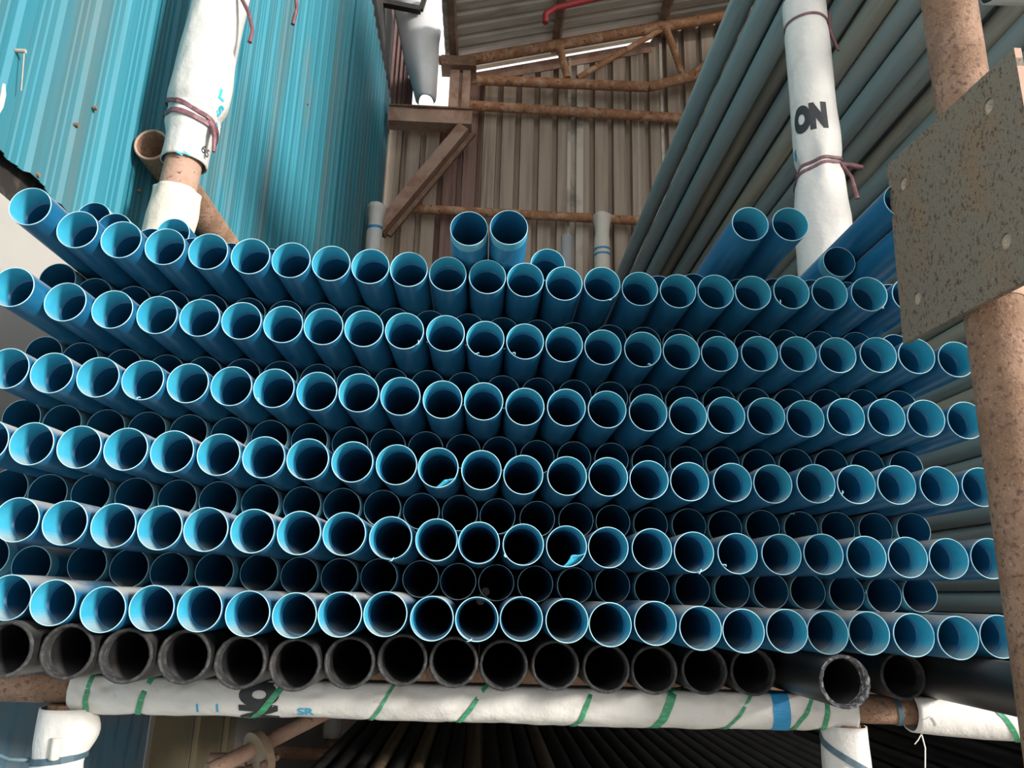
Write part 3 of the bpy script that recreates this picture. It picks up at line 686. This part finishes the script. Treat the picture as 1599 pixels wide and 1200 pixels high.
def wrap_r(s, a):
    r = 0.0480 + 0.0034 * nz(s * 7, math.cos(a) * 1.2, math.sin(a) * 1.2) + 0.0018 * nz(s * 24, math.cos(a) * 3, math.sin(a) * 3)
    r += 0.0035 * max(0, math.sin(a)) * (0.5 + 0.5 * math.sin(s * 5.0))
    for s0, pch, w in tie_s:
        d = s - (s0 + pch * a); r -= 0.0032 * math.exp(-(d / 0.012) ** 2); r += 0.0016 * math.exp(-(d / 0.03) ** 2) * math.cos(a * 7 + s0 * 9)
    return flat_top(max(r, RBM + 0.006), a)
w1 = Sleeve((-1.30, YBM, ZBM), (1.75, YBM, ZBM), wrap_r)
mb = MB(); w1.skin(mb, bs(103), bs(1340), 330, 44); sk = mb.build('sack_wrap', MT['sack'], bm_)
def wrap2(s, a): return flat_top(0.047 + 0.003 * nz(s * 8, math.cos(a), math.sin(a)) + 0.012 * max(0, math.sin(a)) * min(1, max(0, (s - bs(1432)) * 6)), a)
w2 = Sleeve((-1.30, YBM, ZBM), (1.75, YBM, ZBM), wrap2)
mb = MB(); w2.skin(mb, bs(1432), 3.0, 60, 40); sk2 = mb.build('sack_wrap', MT['sack'], bm_)
for s0, pch, w in tie_s:
    mb = MB(); w1.tie(mb, s0, pch, w, lift=0.0022); mb.build('green_tie', MT['green_tie'], bm_)
mb = MB(); w2.tie(mb, (bs(1535) + bs(1585)) / 2, (bs(1585) - bs(1535)) / 2, 0.011); mb.build('green_tie', MT['green_tie'], bm_)
mb = MB(); w1.tie(mb, bs(1219), 0.002, 0.040, 0.0006); mb.build('blue_band', MT['blue_tape'], sk)
mb = MB(); steel.tie(mb, bs(1409), 0.004, 0.012); mb.build('pale_blue_tie', MT['slate_tie'], bm_)
s_, a_ = w1.find(401, 1096); w1.text('ION', 0.100, s_, a_, 0.0, MT['ink'], sk, bold=0.10, width=0.55)
s_, a_ = w1.find(477, 1112); w1.text('SR', 0.026, s_, a_, PI / 2, MT['blue_ink'], sk, bold=0.03, width=1.3)
for px in (308, 339): s_, a_ = w1.find(px, 1106); w1.text('I', 0.030, s_, a_, -PI / 2, MT['blue_ink'], sk, bold=0.02)
mb = MB(); p = w2.pt(bs(1446), 1.4)
mb.tube([p, p + Vector((0.002, -0.006, -0.03)), p + Vector((-0.004, -0.008, -0.07)), p + Vector((-0.012, -0.006, -0.13))], 0.0016, 6)
mb.tube([p, p + Vector((-0.012, -0.006, -0.012)), p + Vector((-0.022, -0.006, -0.022))], 0.0013, 6)
mb.tube([w2.pt(bs(1436), 0.3, 0.002), w2.pt(bs(1450), 0.1, 0.003), w2.pt(bs(1460), 0.5, 0.003)], 0.0013, 6)
mb.build('loose_string', MT['string'], bm_)

# posts below the beam
def post_wrap(seed, r0, amp):
    def f(s, a): return r0 + amp * nz(math.cos(a) * 1.3, math.sin(a) * 1.3, s * 5 + seed) + amp * 0.5 * nz(math.cos(a) * 3, math.sin(a) * 3, s * 17 + seed)
    return f
u, v = ray(100, 1130); X1 = u * YBM
pl = thing('wrapped_post', (X1, YBM, 0), 'white-wrapped post with slate tie under the beam, by the white wall', 'post', 'wrapped posts under the beam')
mb = MB(); mb.tube([(X1, YBM, 0), (X1, YBM, ZBM - RBM - 0.001)], 0.038, 24); mb.build('steel_tube', MT['rust'], pl)
z0 = ZBM - RBM - 0.008
def wl1(s, a):
    d = z0 - s                                                 # depth below the top lip
    r = 0.056 + 0.003 * nz(math.cos(a) * 1.3, math.sin(a) * 1.3, s * 6) + 0.002 * nz(math.cos(a) * 4, math.sin(a) * 4, s * 14)
    r += 0.028 * max(0, math.cos(a - 1.35)) ** 3 * math.exp(-((d - 0.045) / 0.045) ** 2)   # loose flap to one side
    r -= 0.004 * math.exp(-((d - 0.105) / 0.02) ** 2)
    return r
s1 = Sleeve((X1, YBM, 0), (X1, YBM, z0), wl1); mb = MB(); s1.skin(mb, 0.2, z0, 90, 44); k1 = mb.build('sack_wrap', MT['sack'], pl)
mb = MB(); s1.tie(mb, z0 - 0.105, 0.006, 0.014, 0.002); a_ = s1.pt(z0 - 0.108, -1.2, 0.004)
mb.tube([a_, a_ + Vector((-0.03, -0.02, 0.004)), a_ + Vector((-0.062, -0.03, 0.018)), a_ + Vector((-0.09, -0.035, 0.038))], [0.006, 0.005, 0.005, 0.003], 8); mb.build('slate_tie', MT['slate_tie'], pl)
mb = MB(); mb.grid([[s1.pt(z0 - 0.055 - 0.001 * i, 0.15 + 0.06 * j, 0.001 + 0.010 * math.sin(PI * j / 5)) for j in range(6)] for i in range(0, 45, 4)]); o = mb.build('cloth_fold', MT['sack_warm'], k1); o.modifiers.new('thickness', 'SOLIDIFY').thickness = 0.003
u, v = ray(1319, 1160); X2 = u * YBM
pr = thing('wrapped_post', (X2, YBM, 0), 'white-wrapped post under the beam near the bare rusty stretch', 'post', 'wrapped posts under the beam')
mb = MB(); mb.tube([(X2, YBM, 0), (X2, YBM, ZBM - RBM - 0.001)], 0.038, 24); mb.build('steel_tube', MT['rust'], pr)
s2 = Sleeve((X2, YBM, 0), (X2, YBM, z0), post_wrap(5, 0.053, 0.003)); mb = MB(); s2.skin(mb, 0.2, z0 + 0.004, 70, 44); mb.build('sack_wrap', MT['sack'], pr)
mb = MB(); s2.tie(mb, z0 - 0.072, -0.028, 0.014, 0.002, -1.9, 1.9); mb.build('slate_tie', MT['slate_tie'], pr)

# second frame: hidden cross beam and two wrapped posts rising beside the stack
YP = 2.54
mb = MB(); mb.tube([(-1.28, 2.58, ZBM - 0.0), (1.35, 2.58, ZBM)], 0.034, 20); o = mb.build('rack_beam', MT['rust']); tag(o, 'second rusty beam under the black pipes, hidden behind the wrapped one', 'beam')

zl = [Zr(ray(265, py)[1] * YP) for py in (400, 378, 300, 246, 178, 0)]
def xl(z): return -1.163 + (z - Zr(1.246)) * 0.0588
Pa, Pb = Vector((xl(ZBM + 0.036), YP, ZBM + 0.036)), Vector((xl(Zr(2.75)), YP, Zr(2.75)))
lp = thing('rack_post', Pa, 'rusty post bound with white sacking beside the teal wall', 'post')
mb = MB(); mb.tube([Pa, Pb], 0.064, 28); mb.build('steel_tube', MT['rust_pale'], lp)
def S(z): return z - Pa.z
def lw(s, a):
    z = s + Pa.z
    r = 0.106 + 0.006 * nz(math.cos(a) * 1.4, math.sin(a) * 1.4, s * 3.2) + 0.003 * nz(math.cos(a) * 3.4, math.sin(a) * 3.4, s * 9)
    k = z - zl[4]
    r += -0.012 * max(0, min(1, (z - zl[4]) / 1.2)); r -= 0.016 * math.exp(-(k / 0.03) ** 2)
    r += 0.010 * max(0, math.cos(a - 1.3)) * math.exp(-((k - 0.12) / 0.09) ** 2)
    if k < 0: r += (-0.026 * min(1, -k / 0.10)) + 0.008 * math.cos(a * 5 + 1) * math.exp(-(k / 0.05) ** 2)
    return max(r, 0.067)
sl = Sleeve(Pa, Pb, lw); mb = MB(); sl.skin(mb, S(zl[3]) - 0.02, sl.L - 0.12, 120, 52); lk = mb.build('sack_wrap', MT['sack'], lp)
def lc(s, a): return 0.078 + 0.010 * nz(math.cos(a) * 2, math.sin(a) * 2, s * 9) + 0.010 * max(0, math.cos(a - 0.9)) + 0.05 * max(0, S(zl[2]) - s) * 0.3
s3 = Sleeve(Pa, Pb, lc); mb = MB(); s3.skin(mb, S(zl[0]) - 0.05, S(zl[2]), 30, 44); mb.build('cloth_binding', MT['sack_warm'], lp)
mb = MB(); sl.tie(mb, S(zl[4]) - 0.01, -0.030, 0.016, 0.004, lift=0.002); sl.tie(mb, S(zl[4]) - 0.045, -0.016, 0.018, 0.004, lift=0.002)
k_ = sl.pt(S(zl[4]) - 0.06, 1.15, 0.006)
mb.tube([k_ + Vector((-.02, -.01, .02)), k_, k_ + Vector((0.018, -0.006, -0.05)), k_ + Vector((0.022, -0.006, -0.11))], [0.012, 0.013, 0.009, 0.006], 8); mb.build('mauve_cord', MT['mauve_cord'], lp)
t_ = at(374, -8, YP - 0.06); e_ = at(390, 66, YP - 0.06)
mb = MB(); mb.tube([t_, t_.lerp(e_, 0.35) + Vector((0.02, 0, 0.0)), t_.lerp(e_, 0.75) + Vector((0.02, 0, 0)), e_], [0.007, 0.008, 0.007, 0.009], 8); mb.build('cord_tail', MT['mauve_cord'], lp)
for ch_, px, py, h in (('L', 346, 149, 0.052), ('S', 342, 174, 0.048), ('o', 339, 194, 0.036)):
    s_, a = sl.find(px, py); sl.text(ch_, h, s_, a, 0.0, MT['cyan_ink'], lk, bold=0.05, width=1.1)
s_, a = sl.find(321, 237); sl.text('65', 0.046, s_, a, -0.15, MT['ink'], lk, bold=0.0)
for px in (281, 292):
    s_, a = sl.find(px, 240); sl.text('I', 0.030, s_, a, 1.2, MT['cyan_ink'], lk, bold=0.06)

YP = 2.62
PR = Vector((0.4765 * YP, YP, 0))
zr = [Zr(ray(1270, py)[1] * YP) for py in (8, 45, 185, 265, 430)]
rp = thing('rack_post', (PR.x, YP, ZBM + 0.036), 'post wrapped in white sacking printed ON, tied with mauve strips', 'post')
mb = MB(); mb.tube([(PR.x, YP, ZBM + 0.036), (PR.x, YP, Zr(2.62))], 0.056, 24); mb.build('steel_tube', MT['rust'], rp)
def rw(s, a):
    k, t = s - zr[3], s - zr[1]
    r = 0.086 + 0.003 * nz(math.cos(a) * 1.3, math.sin(a) * 1.3, s * 4) + 0.0018 * nz(math.cos(a) * 4, math.sin(a) * 4, s * 9)
    r += 0.016 * (1 - 1 / (1 + math.exp((-k - 0.10) * 22))) * 0 + (0.018 * min(1, max(0, -k / 0.22)))
    r -= 0.011 * math.exp(-(k / 0.03) ** 2); r += 0.005 * math.cos(a * 6 + 1) * math.exp(-(k / 0.10) ** 2)
    r -= 0.005 * math.exp(-(t / 0.02) ** 2); r += 0.006 * math.exp(-((k - 0.13) / 0.1) ** 2) * max(0, math.cos(a - 1.2))
    return r
sr_ = Sleeve((PR.x, YP, 0), (PR.x, YP, 4.6), rw); mb = MB(); sr_.skin(mb, Zr(0.98), zr[0], 150, 52); rk = mb.build('sack_wrap', MT['sack'], rp)
mb = MB(); sr_.tie(mb, zr[3] + 0.008, 0.012, 0.011, 0.004, lift=0.002); sr_.tie(mb, zr[3] - 0.014, 0.022, 0.011, 0.004, lift=0.002)
k_ = sr_.pt(zr[3] + 0.006, 1.1, 0.006); mb.tube([k_ + Vector((-.02, -.01, 0)), k_, k_ + Vector((0.045, -0.01, -0.012)), k_ + Vector((0.075, -0.01, -0.018))], [0.008, 0.010, 0.011, 0.010], 8)
mb.tube([k_, k_ + Vector((0.03, -0.01, -0.06)), k_ + Vector((0.045, -0.008, -0.15))], [0.008, 0.006, 0.009], 8); mb.build('mauve_cord', MT['mauve_cord'], rp)
mb = MB(); sr_.tie(mb, zr[1] + 0.004, 0.020 * 0, 0.009, 0.003, lift=0.002); k_ = sr_.pt(zr[1] - 0.01, 1.3, 0.006)
mb.tube([k_ + Vector((0.012, 0, 0.075)), k_ + Vector((0.0, 0, 0.02)), k_ + Vector((0.005, 0, -0.03)), k_ + Vector((0.03, 0, -0.11))], [0.006, 0.008, 0.008, 0.006], 8); mb.build('mauve_cord', MT['mauve_cord'], rp)
s_, a = sr_.find(1264, 184); sr_.text('ON', 0.135, s_, a, 0.0, MT['ink'], rk, bold=0.095, width=0.60)
s_, a = sr_.find(1243, 243); sr_.text('up', 0.050, s_, a, -PI / 2, MT['blue_ink'], rk, bold=0.03, width=0.9)

# rusty tube along the wall, its open end beside the post
zz = Zr(1.567); tb = thing('rusty_tube', (-1.280, 2.55, zz), 'open-ended rusty tube running along the teal wall behind the post', 'pipe')
mb = MB()
def cyl(r, y): return [(-1.280 + r * math.cos(t), y, zz + r * math.sin(t)) for t in (2 * PI * k / 32 for k in range(32))]
mb.grid([cyl(0.054, 3.6), cyl(0.054, 2.55), cyl(0.064, 2.55), cyl(0.064, 6.9)], True); mb.build('tube_wall', MT['rust'], tb)
mb = MB(); mb.grid([cyl(0.054, 2.549), cyl(0.056, 2.545), cyl(0.062, 2.545), cyl(0.064, 2.549)], True); mb.build('end_rim', MT['rust_pale'], tb)

# posts at the far end of the rack
for i, (px, ztop_px, cap) in enumerate(((585, 322, 1), (940, 337, 1))):
    YF = (7.15, 7.72)[i]; k_s = YF / 5.5; u, v = ray(px, 360); x = u * YF; ztop = Zr(ray(px, ztop_px)[1] * YF)
    t = thing('far_post', (x, YF, 0), ('slim far post in white sacking with blue ring, by the diagonal brace', 'slim far post in cream sacking with blue rings, by the grey pipes')[i], 'post', 'slim wrapped far posts')
    mb = MB(); mb.tube([(x, YF, 0), (x, YF, ztop - 0.02)], 0.055, 16); mb.build('steel_tube', MT['rust'], t)
    def fr(s, a, i=i, ztop=ztop, k_s=k_s):
        d = (ztop - s) / k_s
        return k_s * 0.062 + 0.006 * nz(math.cos(a) * 2, math.sin(a) * 2, s * 6 + i * 9) + 0.016 * math.exp(-(d / 0.06) ** 2) * (1 + 0.5 * math.cos(3 * a + i)) - (0.008 * math.exp(-((d - 0.16) / 0.04) ** 2))
    sv = Sleeve((x, YF, 0), (x, YF, 5), fr); mb = MB(); sv.skin(mb, 0.3, ztop, 110, 28); w_ = mb.build('sack_wrap', MT[('sack', 'sack_warm')[i]], t)
    for d in ((0.20,), (0.30, 0.345))[i]:
        mb = MB(); sv.tie(mb, ztop - d * k_s, 0.004, (0.03, 0.022)[i], 0.002, n=28); mb.build('blue_band', MT['blue_tape'], w_)
    mb = MB()
    for q in range(9): sv.tie(mb, 0.7 + 0.12 * q, 0.03, 0.007, 0.002, n=24)
    mb.build('binding_cord', MT['slate_tie'], t)
mb = MB(); x = ray(885, 380)[0] * 7.9; ztop = Zr(ray(885, 370)[1] * 7.9)
def gc(r, z): return [(x + r * math.cos(t), 7.9 + r * math.sin(t), z) for t in (2 * PI * k / 24 for k in range(24))]
mb.grid([gc(0.068, 0), gc(0.068, ztop), gc(0.062, ztop), gc(0.062, ztop - 0.4)], True); o = mb.build('upright_pipe', MT['tarp']); tag(o, 'short light grey pipe standing upright in front of the brown wall', 'pipe')

# ------------------------------------------------------------------ near post with its steel plate
XP = 0.95
gp = thing('plate_post', (XP + 0.072, XP / 0.668, 0), 'thick rusty post carrying a pitted steel plate with bolt holes', 'post')
YG = 1.43
mb = MB(); mb.tube([(XP + 0.070, YG, 0), (XP + 0.070, YG, 3.6)], 0.0555, 36); mb.build('steel_tube', MT['rust'], gp)
zc = at(1560, 468, YG).z
mb = MB(); mb.tube([(XP + 0.070, YG, zc - 0.008), (XP + 0.070, YG, zc), (XP + 0.070, YG, zc + 0.05), (XP + 0.070, YG, zc + 0.06)], [0.0575, 0.062, 0.060, 0.0565], 36); mb.build('weld_collar', MT['rust_pale'], gp)
P1, P2, P4 = atx(1385, 258, XP), atx(1410, 537, XP), atx(1583, 75, XP)
slope = (P4.z - P1.z) / (P4.y - P1.y)
Q = atx(1590, 445, XP); s2_ = (Q.z - P2.z) / (Q.y - P2.y); P3 = Vector((XP, P4.y, P2.z + s2_ * (P4.y - P2.y)))
bm = bmesh.new()
def loop(pts):
    vs = [bm.verts.new(p) for p in pts]; return [bm.edges.new((vs[i], vs[(i + 1) % len(vs)])) for i in range(len(vs))]
def rough_edge(a, b, n=14):
    return [a.lerp(b, i / n) + Vector((0, 0.0012 * nz(i * 1.3, a.y * 9, a.z * 9), 0.0012 * nz(i * 1.7, a.z * 5, 4))) for i in range(n)]
ed = loop(rough_edge(P1, P2) + rough_edge(P2, P3) + rough_edge(P3, P4) + rough_edge(P4, P1))
holes = [atx(px, py, XP) for px, py in ((1543, 166), (1570, 377), (1410, 287), (1432, 466))]
for h in holes: ed += loop([h + Vector((0, 0.0155 * math.cos(-2 * PI * k / 18), 0.0155 * math.sin(-2 * PI * k / 18))) for k in range(18)])
bmesh.ops.triangle_fill(bm, use_beauty=True, use_dissolve=False, edges=ed)
ex = bmesh.ops.extrude_face_region(bm, geom=list(bm.faces))
for v in ex['geom']:
    if isinstance(v, bmesh.types.BMVert): v.co.x += 0.0135
bmesh.ops.recalc_face_normals(bm, faces=bm.faces)
me = bpy.data.meshes.new('steel_plate'); bm.to_mesh(me); bm.free(); me.materials.append(MT['plate']); pt_ = link('steel_plate', me, gp)
for h in holes:
    mb = MB(); rows = []
    for r, dx in ((0.0153, 0.004), (0.011, 0.0035), (0.005, 0.006)): rows.append([h + Vector((dx + 0.002 * nz(k, r * 900, h.z * 9), r * math.cos(2 * PI * k / 16), r * math.sin(2 * PI * k / 16))) for k in range(16)])
    rows.append([h + Vector((0.009, 0, 0))] * 16); mb.grid(rows, True); mb.build('hole_fill', MT['cream_disc'], pt_)
mb = MB()
for a, b in ((P3, P4),): mb.grid([[a.lerp(b, i / 20) + Vector((dx, -0.0006 - 0.001 * abs(nz(i, 1, 1)), 0)) for i in range(21)] for dx in (0.0, 0.0135)], False, False)
mb.build('pale_near_edge', MT['rust_pale'], pt_)  # paler strip along the plate's near edge

# wrapped crosspiece overhead, just inside the corner of the frame
c = at(1572, 2, 1.75); wv = Sleeve((c.x - 0.035, 1.75, c.z + 0.062), (c.x + 0.9, 1.75, c.z + 0.075), post_wrap(3, 0.058, 0.004))
ov = thing('overhead_bar', wv.p, 'white-wrapped bar overhead beside the top of the plate post', 'bar')
mb = MB(); mb.tube([wv.p - wv.e * 0.22, wv.q], 0.04, 20); mb.build('steel_tube', MT['rust'], ov); mb = MB(); wv.skin(mb, 0, wv.L, 30, 40); mb.build('sack_wrap', MT['sack'], ov)

# ------------------------------------------------------------------ lower shelf under the beam
RL = 0.047
ZLO = 0.62
mb = MB()
ME['low'] = flip_inside(shape('pipe_body', MT['beige_pipe'], [(RL, 0), (RL, 2.5), (RL, 4.75)], [(RL, 4.75), (RL - 0.004, 4.75)], [(RL - 0.004, 4.75), (RL - 0.004, 0)], [(RL - 0.004, 0), (RL, 0)], n=28), RL - 0.002)
ME['low_dark'] = ME['low'].copy(); ME['low_dark'].materials.clear(); ME['low_dark'].materials.append(MT['black'])  # black copies packed in to darken the space under the beam
ME['coupling'] = flip_inside(shape('coupling_ring', MT['beige_pipe'], [(RL, 0), (RL + 0.001, 0.004), (RL + 0.001, 0.05), (RL, 0.054)], n=28), 0.001)
BEIGE = []
for px, py in ((604, 1178), (672, 1160), (730, 1160), (833, 1180)):
    u, v = ray(px, py); BEIGE.append(u * (ZLO - EYE) / v)
nb = nd = 0
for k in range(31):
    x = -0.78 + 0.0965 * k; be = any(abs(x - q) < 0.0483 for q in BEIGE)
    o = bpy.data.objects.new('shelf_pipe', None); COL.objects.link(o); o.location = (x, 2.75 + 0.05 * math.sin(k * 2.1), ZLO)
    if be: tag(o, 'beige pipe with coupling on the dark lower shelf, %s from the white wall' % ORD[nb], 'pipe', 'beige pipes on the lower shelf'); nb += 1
    else: tag(o, 'dark pipe added for the gloom of the lower shelf, %s from the white wall' % ORD[nd], 'pipe', 'dark pipes on the lower shelf'); nd += 1
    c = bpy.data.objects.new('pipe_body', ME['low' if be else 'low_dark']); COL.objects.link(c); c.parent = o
    if be:
        c = bpy.data.objects.new('coupling_ring', ME['coupling']); COL.objects.link(c); c.parent = o; c.location = (0, 1.55, 0)
for yy in (2.95, 5.2, 7.4):
    mb = MB(); mb.tube([(-1.3, yy, ZLO - RL - 0.04), (2.2, yy, ZLO - RL - 0.04)], 0.04, 16); o = mb.build('shelf_bar', MT['rust']); tag(o, 'rusty bar across under the lower shelf pipes, ' + {2.95: 'foremost', 5.2: 'middle', 7.4: 'rearmost'}[yy] + ' of three', 'bar', 'lower shelf bars')
# rusty brace with a bolted flange
a, b = at(325, 1206, 2.55), at(520, 1108, 2.85)
rb = thing('rusty_brace', a, 'rusty diagonal brace pipe with a bolted flange under the beam', 'brace')
mb = MB(); mb.tube([a, b], 0.024, 16); mb.tube([at(328, 1186, 2.75), at(385, 1187, 2.75)], 0.02, 12); mb.build('brace_tube', MT['rust_pale'], rb)
f = at(402, 1180, 2.62); d = (b - a).normalized()
mb = MB(); mb.tube([f - d * 0.012 + Vector((0, 0.02, 0.0)), f + d * 0.012 + Vector((0, 0.02, 0.0))], 0.072, 28); fl = mb.build('flange', MT['beige_pipe'], rb)
for ang in (0.5, 1.5, 2.6):
    s_ = d.cross(Vector((0, 1, 0))).normalized(); t_ = d.cross(s_)
    c = f + Vector((0, 0.02, 0)) - (s_ * math.sin(ang) + t_ * math.cos(ang)) * 0.058
    mb = MB(); mb.tube([c - d * 0.03, c + d * 0.03], 0.010, 6); mb.build('bolt', MT['rust'], fl)

# thin wire hanging on the teal wall and a white loop at its near end
mb = MB(); p = atx(38, 80, XW + 0.03); q = atx(33, 142, XW + 0.03); mb.tube([p, q], 0.0018, 6); mb.tube([p + Vector((-0.024, 0, 0)), p + Vector((0.004, 0, 0))], 0.006, 8); o = mb.build('hanging_wire', MT['dirty_sack']); tag(o, 'short pale wire hanging from a nail on the teal wall', 'wire')
mb = MB(); mb.tube([atx(6, 132, XW + 0.03), atx(5, 148, XW + 0.035), atx(1, 166, XW + 0.035), atx(-10, 190, XW + 0.03)], [0.004, 0.007, 0.007, 0.003], 8); o = mb.build('white_loop', MT['string']); tag(o, 'white strip curling off the teal wall beside the nail', 'strip')
a, b = at(462, -10, 3.2), at(457, 38, 3.2); mb = MB(); mb.tube([a, a.lerp(b, 0.5) + Vector((0.012, 0, 0)), b], [0.008, 0.009, 0.010], 8); o = mb.build('dangling_rope', MT['mauve_cord']); tag(o, 'loose mauve cord end hanging in front of the teal wall', 'cord')
